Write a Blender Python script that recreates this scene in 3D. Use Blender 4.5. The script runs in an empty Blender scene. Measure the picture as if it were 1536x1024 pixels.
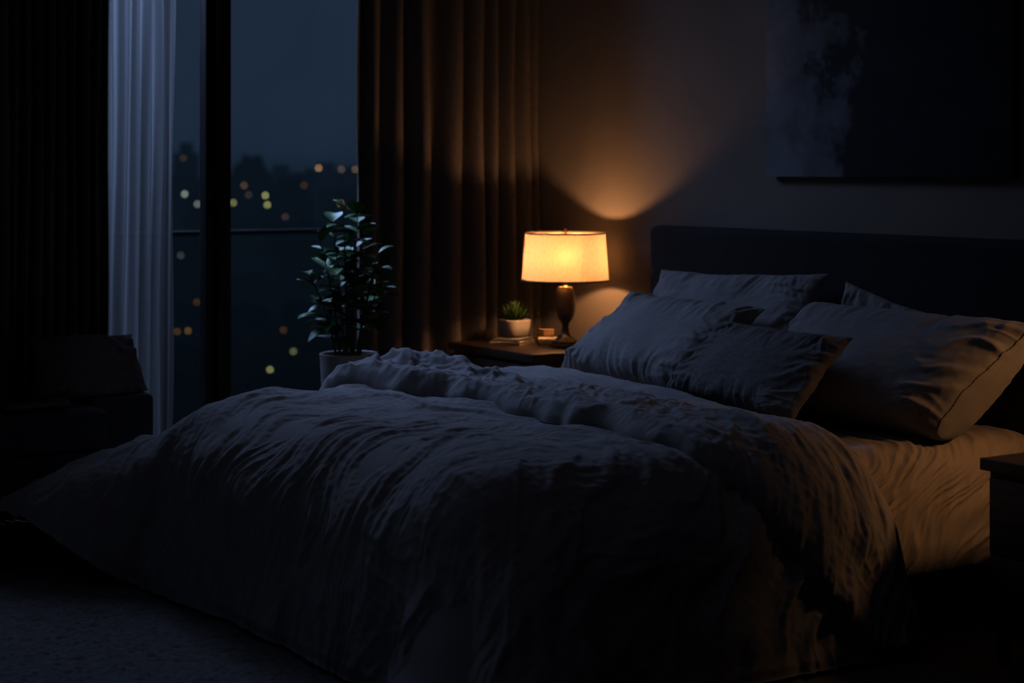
import bpy, bmesh, math, random
import numpy as np
from mathutils import Vector, Matrix

EXPOSURE = 0.0
rnd = random.Random(7)
col = bpy.context.scene.collection
PI = math.pi

# ------------------------------------------------------------------ camera geometry
FPX, HX, HY = 2703.0, 768.0, 255.0
CAM = np.array((6.5, -4.45, 1.3))
YAW = math.radians(33.2)
FW = np.array((-math.cos(YAW), math.sin(YAW), 0.0))
RT = np.array((math.sin(YAW), math.cos(YAW), 0.0))

def ray(px, py):
    return FW + RT * ((px - HX) / FPX) + np.array((0, 0, -(py - HY) / FPX))
def at(px, py, axis, v):
    d = ray(px, py)
    return CAM + d * ((v - CAM[axis]) / d[axis])
def deep(px, py, dist):
    return CAM + ray(px, py) * dist

# ------------------------------------------------------------------ noise
def _hash(ix, iy, seed):
    h = (ix.astype(np.int64) * 374761393 + iy.astype(np.int64) * 668265263 + seed * 974634777) & 0x7fffffff
    h = ((h ^ (h >> 13)) * 1274126177) & 0x7fffffff
    h = h ^ (h >> 16)
    return (h & 0xffff) / 65535.0 * 2 * PI
def perlin(x, y, seed=0):
    x = np.asarray(x, float); y = np.asarray(y, float)
    x, y = np.broadcast_arrays(x, y)
    ix = np.floor(x); iy = np.floor(y); fx = x - ix; fy = y - iy
    u = fx**3*(fx*(fx*6-15)+10); v = fy**3*(fy*(fy*6-15)+10)
    def g(ox, oy):
        a = _hash(ix+ox, iy+oy, seed)
        return np.cos(a)*(fx-ox) + np.sin(a)*(fy-oy)
    return ((g(0,0)*(1-u)+g(1,0)*u)*(1-v) + (g(0,1)*(1-u)+g(1,1)*u)*v) * 1.5
def ridge(x, y, seed=0, sharp=1.0):
    return np.exp(-(perlin(x, y, seed) * 2.5 * sharp) ** 2)
def smooth(a, b, x):
    t = np.clip((x - a) / (b - a), 0, 1)
    return t*t*(3-2*t)

# ------------------------------------------------------------------ object helpers
def tag(o, label=None, cat=None, group=None, kind=None):
    if label: o['label'] = label
    if cat: o['category'] = cat
    if group: o['group'] = group
    if kind: o['kind'] = kind
    return o
def link_mesh(name, me, m, parent=None, shade=True):
    if shade:
        for p in me.polygons: p.use_smooth = True
    if m: me.materials.append(m)
    o = bpy.data.objects.new(name, me); col.objects.link(o)
    if parent is not None:
        o.parent = parent
        o.matrix_parent_inverse = parent.matrix_basis.inverted()
    return o
def empty(name, loc, label, cat, group=None):
    o = bpy.data.objects.new(name, None); col.objects.link(o)
    o.location = loc; o.empty_display_size = .05
    return tag(o, label, cat, group)
def grid_mesh(name, P, closed_u=False):
    """P: (nu, nv, 3) array of points"""
    nu, nv = P.shape[:2]
    idx = np.arange(nu*nv).reshape(nu, nv)
    if closed_u: idx = np.vstack([idx, idx[:1]])
    q = np.stack([idx[:-1,:-1], idx[1:,:-1], idx[1:,1:], idx[:-1,1:]], -1).reshape(-1, 4)
    me = bpy.data.meshes.new(name)
    me.from_pydata(P.reshape(-1, 3).tolist(), [], q.tolist()); me.update()
    return me
def bm_obj(name, bm, m, parent=None, shade=True, sharp=None):
    me = bpy.data.meshes.new(name)
    bmesh.ops.recalc_face_normals(bm, faces=bm.faces)
    bm.to_mesh(me); bm.free()
    o = link_mesh(name, me, m, parent, shade)
    if shade:
        me.set_sharp_from_angle(angle=math.radians(sharp or 40))
    return o
def add_box(bm, lo, hi, bev=0.0, seg=2, mat=None):
    c = [(lo[i]+hi[i])/2 for i in range(3)]; s = [hi[i]-lo[i] for i in range(3)]
    r = bmesh.ops.create_cube(bm, size=1.0, matrix=Matrix.Translation(c) @ Matrix.Diagonal((*s, 1)))
    vs = r['verts']
    if bev > 0:
        es = list({e for v in vs for e in v.link_edges})
        rr = bmesh.ops.bevel(bm, geom=es, offset=bev, segments=seg, profile=.6, affect='EDGES')
        vs = rr['verts'] if rr['verts'] else vs
    if mat is not None:
        bmesh.ops.transform(bm, matrix=mat, verts=list({v for v in bm.verts if v in set(vs)}))
    return vs
def box(name, lo, hi, m, parent=None, bev=.004, seg=2):
    bm = bmesh.new(); add_box(bm, lo, hi, bev, seg)
    return bm_obj(name, bm, m, parent)
def lathe(name, prof, m, parent=None, c=(0,0,0), n=48, sharp=40, squash=None):
    a = np.linspace(0, 2*PI, n, endpoint=False)
    P = np.zeros((n, len(prof), 3))
    for j, (r, z) in enumerate(prof):
        rr = np.full(n, r)
        if squash:
            rr = r / (np.abs(np.cos(a))**squash + np.abs(np.sin(a))**squash) ** (1/squash)
        P[:, j, 0] = c[0] + rr*np.cos(a); P[:, j, 1] = c[1] + rr*np.sin(a); P[:, j, 2] = c[2] + z
    me = grid_mesh(name, P, closed_u=True)
    o = link_mesh(name, me, m, parent)
    bm = bmesh.new(); bm.from_mesh(me)
    bmesh.ops.remove_doubles(bm, verts=bm.verts, dist=1e-6)
    bmesh.ops.recalc_face_normals(bm, faces=bm.faces); bm.to_mesh(me); bm.free()
    me.set_sharp_from_angle(angle=math.radians(sharp))
    return o
def add_tube(bm, pts, rad, n=8):
    pts = [Vector(p) for p in pts]
    rads = rad if hasattr(rad, '__len__') else [rad]*len(pts)
    rings = []
    up = Vector((0.31, 0.17, 0.93)).normalized()
    for i, p in enumerate(pts):
        d = (pts[min(i+1, len(pts)-1)] - pts[max(i-1, 0)]).normalized()
        x = d.cross(up)
        if x.length < 1e-4: x = d.cross(Vector((1,0,0)))
        x.normalize(); y = d.cross(x)
        rings.append([bm.verts.new(p + (x*math.cos(2*PI*k/n) + y*math.sin(2*PI*k/n))*rads[i]) for k in range(n)])
    for a, b in zip(rings, rings[1:]):
        for k in range(n): bm.faces.new((a[k], a[(k+1)%n], b[(k+1)%n], b[k]))
    bm.faces.new(rings[0][::-1]); bm.faces.new(rings[-1])

# ------------------------------------------------------------------ materials
def new_mat(name):
    m = bpy.data.materials.new(name); m.use_nodes = True
    nt = m.node_tree; b = nt.nodes['Principled BSDF']
    return m, nt, b
def mat(name, c, rough=.8, noise=.15, scale=20, bump=0.0, bscale=200, metallic=0, spec=.3, sheen=0, coat=0, stretch=None):
    m, nt, b = new_mat(name)
    b.inputs['Roughness'].default_value = rough
    b.inputs['Metallic'].default_value = metallic
    b.inputs['Specular IOR Level'].default_value = spec
    b.inputs['Sheen Weight'].default_value = sheen
    b.inputs['Coat Weight'].default_value = coat
    tc = nt.nodes.new('ShaderNodeTexCoord'); mp = nt.nodes.new('ShaderNodeMapping')
    if stretch: mp.inputs['Scale'].default_value = stretch
    nt.links.new(tc.outputs['Object'], mp.inputs[0])
    n = nt.nodes.new('ShaderNodeTexNoise'); n.inputs['Scale'].default_value = scale; n.inputs['Detail'].default_value = 6
    nt.links.new(mp.outputs[0], n.inputs['Vector'])
    r = nt.nodes.new('ShaderNodeValToRGB')
    r.color_ramp.elements[0].position = .3; r.color_ramp.elements[1].position = .7
    r.color_ramp.elements[0].color = (*[x*(1-noise) for x in c], 1); r.color_ramp.elements[1].color = (*[min(1, x*(1+noise)) for x in c], 1)
    nt.links.new(n.outputs['Fac'], r.inputs[0]); nt.links.new(r.outputs[0], b.inputs['Base Color'])
    if bump > 0:
        n2 = nt.nodes.new('ShaderNodeTexNoise'); n2.inputs['Scale'].default_value = bscale; n2.inputs['Detail'].default_value = 4
        nt.links.new(mp.outputs[0], n2.inputs['Vector'])
        bp = nt.nodes.new('ShaderNodeBump'); bp.inputs['Strength'].default_value = bump; bp.inputs['Distance'].default_value = .004
        nt.links.new(n2.outputs['Fac'], bp.inputs['Height']); nt.links.new(bp.outputs[0], b.inputs['Normal'])
    return m
def glow(name, c, s):
    m, nt, b = new_mat(name)
    b.inputs['Base Color'].default_value = (*c, 1); b.inputs['Emission Color'].default_value = (*c, 1)
    b.inputs['Emission Strength'].default_value = s
    m.cycles.emission_sampling = 'NONE'
    return m
HAZE = (.0108, .0225, .0405)  # air haze painted into the far outdoor materials as emission
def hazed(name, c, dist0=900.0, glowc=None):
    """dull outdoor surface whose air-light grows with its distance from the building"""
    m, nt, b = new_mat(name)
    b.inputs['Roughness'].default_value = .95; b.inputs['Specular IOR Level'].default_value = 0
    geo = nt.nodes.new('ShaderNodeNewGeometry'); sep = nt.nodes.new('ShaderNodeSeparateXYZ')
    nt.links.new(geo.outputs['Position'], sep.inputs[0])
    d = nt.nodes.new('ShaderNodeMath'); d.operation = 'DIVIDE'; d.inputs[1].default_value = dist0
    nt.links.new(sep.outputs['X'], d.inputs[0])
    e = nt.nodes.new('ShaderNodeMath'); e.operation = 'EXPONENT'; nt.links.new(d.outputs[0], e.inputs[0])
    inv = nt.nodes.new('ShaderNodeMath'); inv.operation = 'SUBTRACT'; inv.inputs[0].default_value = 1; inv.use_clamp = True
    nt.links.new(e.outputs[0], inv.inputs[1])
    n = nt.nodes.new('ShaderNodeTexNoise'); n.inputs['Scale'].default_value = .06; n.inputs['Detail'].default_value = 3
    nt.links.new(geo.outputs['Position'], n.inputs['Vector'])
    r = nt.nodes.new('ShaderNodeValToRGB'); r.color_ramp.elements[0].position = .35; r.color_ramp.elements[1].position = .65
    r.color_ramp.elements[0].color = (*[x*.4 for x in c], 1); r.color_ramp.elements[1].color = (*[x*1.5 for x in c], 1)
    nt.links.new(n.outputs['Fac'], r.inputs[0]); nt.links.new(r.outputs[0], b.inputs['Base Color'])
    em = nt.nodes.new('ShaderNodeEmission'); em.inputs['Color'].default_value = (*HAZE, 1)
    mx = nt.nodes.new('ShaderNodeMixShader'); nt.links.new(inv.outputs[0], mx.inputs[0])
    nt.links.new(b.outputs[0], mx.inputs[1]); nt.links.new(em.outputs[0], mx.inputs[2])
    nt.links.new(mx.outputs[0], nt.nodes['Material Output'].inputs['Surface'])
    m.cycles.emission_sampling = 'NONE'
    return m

M = {}
M['wall'] = mat('wall_plaster', (.205,.178,.158), .9, .06, 3, .15, 60, spec=.1)
M['ceil'] = mat('ceiling_paint', (.35,.34,.33), .95, .04, 3, spec=.1)
M['floor'] = mat('floor_wood', (.10,.065,.04), .85, .35, 6, .1, 40, stretch=(1, 8, 1))
M['rug'] = mat('rug_wool', (.135,.13,.13), 1, .35, 60, .9, 160, spec=.05, sheen=.2)
M['frame'] = mat('window_metal', (.011,.011,.013), .5, .1, 30)
M['drape'] = mat('drape_cloth', (.15,.125,.11), .95, .12, 50, .3, 420, spec=.1, sheen=.05)
M['headboard'] = mat('headboard_weave', (.034,.033,.036), .95, .35, 260, .6, 380, spec=.12)
M['duvet'] = mat('duvet_cotton', (.26,.25,.25), .9, .08, 14, .25, 520, spec=.15, sheen=.08)
M['sheet'] = mat('sheet_cotton', (.25,.225,.205), .9, .07, 12, .2, 520, spec=.15, sheen=.08)
M['pillow'] = mat('pillow_cotton', (.22,.215,.215), .9, .07, 12, .25, 560, spec=.15, sheen=.08)
M['cushion'] = mat('cushion_linen', (.15,.148,.15), .95, .12, 60, .5, 420, spec=.1)
M['seam'] = mat('seam_thread', (.12,.115,.11), .9, .1, 60)
M['darkwood'] = mat('dark_walnut', (.040,.026,.018), .42, .4, 7, .12, 50, spec=.35, stretch=(1, 9, 9))
M['shadow_gap'] = mat('recess_dark', (.008,.007,.006), .9)
M['brass'] = mat('brushed_brass', (.60,.40,.18), .35, .1, 80, metallic=1)
M['lampbody'] = mat('bronze_glaze', (.055,.034,.022), .28, .25, 25, spec=.5, coat=.25)
M['pot_white'] = mat('white_ceramic', (.55,.50,.46), .45, .06, 20, spec=.4)
M['pot_grey'] = mat('stone_pot', (.30,.295,.29), .7, .12, 25, .15, 90)
M['soil'] = mat('potting_soil', (.022,.016,.012), 1, .5, 90, 1, 120)
M['leaf'] = mat('glossy_leaf', (.035,.12,.022), .48, .3, 12, spec=.3, coat=.05)
M['stem'] = mat('green_stem', (.05,.07,.025), .6, .3, 30)
M['succulent'] = mat('succulent_leaf', (.055,.11,.03), .5, .35, 30, spec=.3)
M['paper'] = mat('paper_edges', (.60,.52,.42), .95, .15, 160, stretch=(1,1,40))
M['cover_pale'] = mat('book_cover_pale', (.42,.37,.32), .7, .08, 30)
M['cover_grey'] = mat('book_cover_grey', (.20,.18,.165), .7, .08, 30)
M['cover_tan'] = mat('book_cover_tan', (.50,.40,.30), .7, .08, 30)
M['cover_dark'] = mat('book_cover_dark', (.02,.022,.03), .6, .1, 30)
M['boxwood'] = mat('light_wood', (.36,.22,.11), .6, .25, 14, stretch=(9,9,1))
M['chair'] = mat('chair_fabric', (.075,.077,.09), .95, .2, 120, .5, 300, spec=.1)
M['chair_cushion'] = mat('chair_cushion_cloth', (.13,.125,.125), .95, .15, 60, .4, 400, spec=.1)
M['book_edge'] = mat('grey_page_edges', (.13,.13,.14), .95, .15, 160, stretch=(1,1,40))
M['chairleg'] = mat('chair_leg_wood', (.02,.014,.01), .5, .2, 20)

# ------------------------------------------------------------------ setting
XW, YB, XR, YF, ZC = -.2, 0.0, 7.7, -5.8, 3.0
def struct(name, bm, m, parent=None, shade=False):
    o = bm_obj(name, bm, m, parent, shade)
    if parent is None: o['kind'] = 'structure'
    return o
def sbox(name, lo, hi, m, parent=None, bev=0):
    bm = bmesh.new(); add_box(bm, lo, hi, bev); return struct(name, bm, m, parent, bev > 0)
sbox('floor', (XW-.15, YF-.1, -.1), (XR+.1, .1, 0), M['floor'])
sbox('ceiling', (XW-.15, YF-.1, ZC), (XR+.1, .1, ZC+.1), M['ceil'])
sbox('wall_back', (XW-.15, 0, 0), (XR+.1, .1, ZC), M['wall'])
sbox('wall_right', (XR, YF, 0), (XR+.1, 0, ZC), M['wall'])
sbox('wall_front', (XW-.15, YF-.1, 0), (XR+.1, YF, ZC), M['wall'])
WY0, WY1, WZ1 = -.30, -5.3, 2.86       # the window opening in the left wall
bm = bmesh.new()
add_box(bm, (XW-.15, WY0, 0), (XW, 0, ZC)); add_box(bm, (XW-.15, YF, 0), (XW, WY1, ZC)); add_box(bm, (XW-.15, WY1, WZ1), (XW, WY0, ZC))
struct('wall_left', bm, M['wall'])
sbox('baseboard_back', (XW+.001, -.014, 0), (XR, 0, .09), M['wall'])

# glass
gm, nt, b = new_mat('window_glass')
fr = nt.nodes.new('ShaderNodeFresnel'); fr.inputs['IOR'].default_value = 1.12
tr = nt.nodes.new('ShaderNodeBsdfTransparent'); tr.inputs['Color'].default_value = (.96,.98,.98,1)
gl = nt.nodes.new('ShaderNodeBsdfGlossy'); gl.inputs['Roughness'].default_value = .02
mx = nt.nodes.new('ShaderNodeMixShader')
nt.links.new(fr.outputs[0], mx.inputs[0]); nt.links.new(tr.outputs[0], mx.inputs[1]); nt.links.new(gl.outputs[0], mx.inputs[2])
nt.links.new(mx.outputs[0], nt.nodes['Material Output'].inputs['Surface'])
M['glass'] = gm
win = bpy.data.objects.new('window_1', None); col.objects.link(win); win.location = (XW-.1, (WY0+WY1)/2, 0); win['kind'] = 'structure'
bm = bmesh.new()
fx0, fx1 = XW-.13, XW-.04
add_box(bm, (fx0, WY0-.06, 0), (fx1, WY0, WZ1), .003); add_box(bm, (fx0, WY1, 0), (fx1, WY1+.06, WZ1), .003)
add_box(bm, (fx0, WY1+.06, WZ1-.06), (fx1, WY0-.06, WZ1), .003); add_box(bm, (fx0, WY1+.06, 0), (fx1, WY0-.06, .06), .003)
bm_obj('window_frame', bm, M['frame'], win)
# the two meeting stiles of the sliding doors
yl, ym, yr = at(311,300,0,XW-.03)[1], at(327,300,0,XW-.02)[1], at(347,300,0,XW-.02)[1]
box('sash_stile', (XW-.11, yl, .06), (XW-.045, ym-.003, WZ1-.06), M['frame'], win, .004)
box('meeting_stile', (XW-.09, ym, .06), (XW-.02, yr, WZ1-.06), M['frame'], win, .005)
box('pane', (XW-.075, ym-.03, .06), (XW-.069, WY0-.06, WZ1-.06), M['glass'], win, 0)
ys2 = -3.45
box('sash_stile', (XW-.11, ys2-.10, .06), (XW-.03, ys2, WZ1-.06), M['frame'], win, .004)
box('pane', (XW-.098, ys2, .06), (XW-.092, yl, WZ1-.06), M['glass'], win, 0)
box('pane', (XW-.075, WY1+.06, .06), (XW-.069, ys2-.1, WZ1-.06), M['glass'], win, 0)

# balcony
sbox('balcony_floor', (-1.75, -5.2, -.16), (XW-.15, 1.6, -.02), M['floor'])
rail = empty('balcony_railing', (-1.6, -1.8, -.02), 'dark balcony railing with glass panels outside the window', 'railing')
rz = at(400,344,0,-1.6)[2]
box('handrail', (-1.63, -5.1, rz-.024), (-1.57, 1.5, rz), M['frame'], rail, .006)
bm = bmesh.new()
for y in (-4.9, -2.63, -.14, 1.35):
    box('post', (-1.618, y-.02, -.02), (-1.582, y+.02, rz-.024), M['frame'], rail, .003)
for a, b_ in ((-4.86,-2.67), (-2.59,-.18), (-.10,1.31)):
    box('glass_panel', (-1.606, a, .06), (-1.594, b_, rz-.05), M['glass'], rail, 0)

# ------------------------------------------------------------------ the city outside
GZ = -30.0
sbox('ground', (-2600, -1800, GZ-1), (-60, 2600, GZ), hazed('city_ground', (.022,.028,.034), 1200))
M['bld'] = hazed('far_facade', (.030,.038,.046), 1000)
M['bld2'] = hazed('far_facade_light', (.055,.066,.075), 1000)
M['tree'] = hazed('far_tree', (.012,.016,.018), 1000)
M['winlit'] = glow('far_window_warm', (1,.55,.22), .035)
M['windim'] = glow('far_window_cool', (.5,.7,1), .014)
def building(px0, px1, top, dist, label, m, setback=0):
    a = deep(px0, 255, dist); b_ = deep(px1, 255, dist)
    ztop = 1.3 - (top-255)/FPX*dist
    c = (a+b_)/2; w = np.linalg.norm(b_-a); dep = w*.8
    root = empty('distant_building', (c[0], c[1], GZ), label, 'building')
    rot = Matrix.Translation((c[0], c[1], 0)) @ Matrix.Rotation(PI/2 - YAW + PI, 4, 'Z')
    bm = bmesh.new(); h = ztop - GZ
    add_box(bm, (-w/2, -dep/2, GZ), (w/2, dep/2, GZ+h*(1-.12*bool(setback))))
    bmesh.ops.transform(bm, matrix=rot, verts=bm.verts)
    bm_obj('facade', bm, m, root, False)
    bm = bmesh.new()
    if setback: add_box(bm, (-w*.28, -dep*.28, GZ+h*.88), (w*.24, dep*.3, ztop))
    else: add_box(bm, (-w*.42, -dep*.42, ztop-.2), (-w*.12, dep*.1, ztop+h*.03+1.2))
    bmesh.ops.transform(bm, matrix=rot, verts=bm.verts)
    bm_obj('roof_block', bm, m, root, False)
    # windows: one part per storey band, most of them dark
    rr = random.Random(int(px0*7+top))
    nst = max(2, int(h/3.6)); step = h/nst
    for k in range(1, min(nst, 5)):
        z = ztop - k*step - (.12*h if setback else 0)
        if z < GZ+1: break
        nw = max(3, int(w/7))
        for q in range(nw):
            if rr.random() < .55: continue
            bm = bmesh.new(); x = -w/2 + (q+.5)*w/nw
            add_box(bm, (x-w/nw*.25, dep/2+.02, z), (x+w/nw*.25, dep/2+.12, z+1.5))
            # faces turned to the camera side
            bmesh.ops.transform(bm, matrix=rot @ Matrix.Rotation(PI, 4, 'Z'), verts=bm.verts)
            bm_obj('window', bm, M['winlit'] if rr.random() < .22 else M['windim'], root, False)
    return root
G1 = 'left of the window mullion'
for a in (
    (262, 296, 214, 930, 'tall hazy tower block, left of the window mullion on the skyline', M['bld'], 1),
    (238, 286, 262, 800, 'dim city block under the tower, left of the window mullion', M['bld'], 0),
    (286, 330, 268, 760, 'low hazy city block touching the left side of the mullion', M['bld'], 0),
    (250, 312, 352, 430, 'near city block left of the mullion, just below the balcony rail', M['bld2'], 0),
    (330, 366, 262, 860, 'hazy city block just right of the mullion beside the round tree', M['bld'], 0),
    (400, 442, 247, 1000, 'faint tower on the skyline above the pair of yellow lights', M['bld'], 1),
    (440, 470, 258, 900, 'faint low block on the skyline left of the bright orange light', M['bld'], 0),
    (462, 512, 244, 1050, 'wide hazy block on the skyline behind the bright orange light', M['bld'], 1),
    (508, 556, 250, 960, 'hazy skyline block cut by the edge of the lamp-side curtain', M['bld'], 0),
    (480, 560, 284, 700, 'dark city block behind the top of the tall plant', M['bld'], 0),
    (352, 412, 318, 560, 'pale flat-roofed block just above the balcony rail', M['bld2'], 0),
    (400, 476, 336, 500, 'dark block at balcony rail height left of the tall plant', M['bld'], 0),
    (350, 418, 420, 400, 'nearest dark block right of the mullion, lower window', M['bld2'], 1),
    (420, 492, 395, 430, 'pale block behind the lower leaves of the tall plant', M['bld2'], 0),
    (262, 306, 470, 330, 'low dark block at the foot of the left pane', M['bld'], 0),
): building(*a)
def far_tree(px, top, wpx, dist, label):
    c = deep(px, 255, dist); ztop = 1.3 - (top-255)/FPX*dist; r = wpx/FPX*dist/2
    root = empty('distant_tree', (c[0], c[1], GZ), label, 'tree')
    bm = bmesh.new()
    add_tube(bm, [(c[0],c[1],GZ),(c[0]+r*.05,c[1],(GZ+ztop)/2),(c[0],c[1],ztop-r*.7)], [r*.14, r*.1, r*.06], 8)
    bm_obj('trunk', bm, M['tree'], root)
    bm = bmesh.new(); bmesh.ops.create_icosphere(bm, subdivisions=4, radius=1)
    ax = np.array([v.co[:] for v in bm.verts])
    d = 1 + .22*perlin(ax[:,0]*2.2+ax[:,2]*1.3, ax[:,1]*2.2, 5) + .12*perlin(ax[:,0]*5, ax[:,2]*5+ax[:,1]*3, 6)
    hz = (ztop-GZ)*.42
    for v, k in zip(bm.verts, d):
        v.co = Vector((c[0]+v.co.x*k*r, c[1]+v.co.y*k*r, ztop-hz+v.co.z*k*hz))
    bm_obj('crown', bm, M['tree'], root)
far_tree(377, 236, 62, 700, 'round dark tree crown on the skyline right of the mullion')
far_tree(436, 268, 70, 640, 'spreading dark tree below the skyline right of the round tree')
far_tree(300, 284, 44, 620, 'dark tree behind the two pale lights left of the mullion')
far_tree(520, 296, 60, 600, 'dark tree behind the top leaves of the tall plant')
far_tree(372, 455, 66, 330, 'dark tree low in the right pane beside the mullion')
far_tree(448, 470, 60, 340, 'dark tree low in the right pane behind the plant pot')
BK = {'white': (.75,.85,.72), 'yellow': (.85,.82,.32), 'orange': (1,.55,.25), 'amber': (1,.48,.12), 'pink': (.9,.55,.42), 'green': (.45,.75,.55)}
def street_lamp(px, py, c, s, label):
    d = 31.3*FPX/max(py-255+6, 92); d = min(d, 540 if py < 345 else 300) - 2.5*(px % 7)
    p = deep(px, py, d); r = d*2.1/FPX
    root = empty('street_lamp', (p[0], p[1], GZ), label, 'street lamp', 'lit street lamps in the distant city')
    bm = bmesh.new(); bmesh.ops.create_icosphere(bm, subdivisions=2, radius=r, matrix=Matrix.Translation(p))
    bm_obj('lamp_globe', bm, glow('city_light_'+c, BK[c], s*1.3), root)
    bm = bmesh.new(); add_tube(bm, [(p[0],p[1],GZ),(p[0],p[1],p[2]-r*.8)], r*.12, 6)
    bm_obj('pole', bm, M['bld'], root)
for a in (
    (277,291,'white',1.5,'pale white city light, brighter and higher of two left of the mullion'),
    (296,306,'white',1.0,'pale greenish city light, lower of two left of the mullion'),
    (350,304,'yellow',1.2,'yellow city light half hidden by the right side of the mullion'),
    (398,293,'yellow',1.7,'yellow city light, upper of the close pair in the right pane'),
    (401,307,'yellow',1.6,'yellow city light, lower of the close pair in the right pane'),
    (478,252,'orange',1.7,'bright orange city light highest on the skyline of the right pane'),
    (366,278,'orange',.5,'dim orange city light below the round tree right of the mullion'),
    (373,292,'pink',.25,'faint pinkish city light left of the close yellow pair'),
    (405,554,'yellow',1.5,'yellow city light lowest in the right pane, above the duvet'),
    (440,527,'yellow',.8,'dim yellow city light left of the grey planter'),
    (282,496,'amber',.7,'amber city light, right of two low in the left pane'),
    (266,497,'amber',.4,'amber city light, left of two low in the left pane beside the sheer curtain'),
    (271,383,'white',.35,'dim white city light just under the balcony rail in the left pane'),
    (512,254,'pink',.6,'pinkish city light on the skyline between the bright orange one and the curtain'),
    (533,254,'orange',.7,'orange city light on the skyline touching the curtain edge'),
    (511,305,'amber',1.3,'amber city light, left of two above the top leaves of the plant'),
    (526,308,'orange',.8,'orange city light, right of two above the top leaves of the plant'),
    (295,453,'amber',.3,'faint amber city light midway down the left pane beside the mullion'),
    (275,237,'orange',.22,'faint orange city light on the tower in the left pane'),
    (428,325,'pink',.3,'faint pink city light right of the yellow pair, above the rail'),
    (425,495,'amber',.3,'faint amber city light low in the right pane above the yellow ones'),
    (456,278,'amber',.25,'faint amber city light under the bright orange one'),
): street_lamp(*a)

# ------------------------------------------------------------------ curtains
def curtain_mesh(name, ridges, depth, xc, z0, z1, lean, seed, nz=60, per=14, wav=.012):
    """ridges: list of (y, strength). between ridges the cloth falls back; returns mesh"""
    ys = []; xs = []
    for (ya, sa), (yb, sb) in zip(ridges, ridges[1:]):
        for k in range(per):
            t = k/per
            ys.append(ya + (yb-ya)*(t + .04*math.sin(2*PI*t)))
            v = .5+.5*math.cos(2*PI*t)
            top = sa*(1-t)+sb*t
            xs.append(depth*(top*v**1.1 - .5))
    ys.append(ridges[-1][0]); xs.append(depth*(ridges[-1][1]-.5))
    ys = np.array(ys); xs = np.array(xs)
    z = np.linspace(z0, z1, nz)
    Y = ys[:,None] + 0*z[None]; X = xs[:,None] + 0*z[None]; Z = 0*ys[:,None] + z[None]
    u = np.linspace(0, len(ridges), len(ys))[:,None]
    hgt = (Z-z0)/(z1-z0)
    X = X*(1 - .25*hgt + .12*perlin(u*.8, Z*.7, seed)) + wav*perlin(u*2.1, Z*1.1, seed+1)
    Y = Y + lean*(hgt-.35) + .012*perlin(u*1.3, Z*.9, seed+2)
    return grid_mesh(name, np.stack([X+xc, Y, Z], -1))
def cloth(o, t):
    s = o.modifiers.new('thickness', 'SOLIDIFY'); s.thickness = t; s.offset = 0
    return o
def ypx(px, x): return at(px, 300, 0, x)[1]
XD = -.085
rid = [(ypx(p, XD), s) for p, s in ((537,.5),(556,.72),(596,.62),(627,.95),(678,1.05),(716,.92),(739,.8),(762,.95),(787,.85),(803,.7),(815,.8),(826,.5))]
rd = link_mesh('drape', curtain_mesh('drape', rid, .115, XD+.008, .002, 2.97, 0.0, 11), M['drape'])
tag(cloth(rd, .004), 'long brown drape hanging in deep folds between window and lamp', 'curtain')
rid = [(ypx(p, XD), s) for p, s in ((-330,.7),(-280,.9),(-240,.7),(-190,1),(-150,.8),(-110,.9),(-70,.7),(-42,.9),(-20,.7),(6,.9),(22,.6),(38,.8),(58,.95),(76,.7),(92,.9),(108,.75),(126,1.0),(146,.7),(161,.5))]
ld = link_mesh('drape', curtain_mesh('drape', rid, .09, XD, .002, 2.97, .02, 23), M['drape'])
tag(cloth(ld, .004), 'long dark drape hanging behind the chair beside the sheer curtain', 'curtain')
sm, nt, b = new_mat('sheer_voile')
df = nt.nodes.new('ShaderNodeBsdfDiffuse'); df.inputs['Color'].default_value = (.10,.10,.105,1)
tl = nt.nodes.new('ShaderNodeBsdfTranslucent'); tl.inputs['Color'].default_value = (.27,.27,.27,1)
tp = nt.nodes.new('ShaderNodeBsdfTransparent')
m1 = nt.nodes.new('ShaderNodeMixShader'); m1.inputs[0].default_value = .55
m2 = nt.nodes.new('ShaderNodeMixShader')
wv = nt.nodes.new('ShaderNodeTexNoise'); wv.inputs['Scale'].default_value = 300
rp = nt.nodes.new('ShaderNodeMapRange'); rp.inputs['To Min'].default_value = .16; rp.inputs['To Max'].default_value = .26
nt.links.new(wv.outputs['Fac'], rp.inputs['Value']); nt.links.new(rp.outputs[0], m2.inputs[0])
nt.links.new(df.outputs[0], m1.inputs[1]); nt.links.new(tl.outputs[0], m1.inputs[2])
nt.links.new(m1.outputs[0], m2.inputs[1]); nt.links.new(tp.outputs[0], m2.inputs[2])
nt.links.new(m2.outputs[0], nt.nodes['Material Output'].inputs['Surface'])
M['sheer'] = sm
XS = -.185
rid = [(ypx(p, XS), s) for p, s in ((110,.6),(132,.9),(150,.6),(163,.75),(182,1.0),(205,.7),(222,1.0),(238,.75),(250,.95),(259,.5))]
sc_ = link_mesh('sheer_curtain', curtain_mesh('sheer_curtain', rid, .06, XS, .002, 2.97, .03, 31), M['sheer'])
tag(sc_, 'pale translucent sheer curtain gathered at the left of the window', 'curtain')

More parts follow.
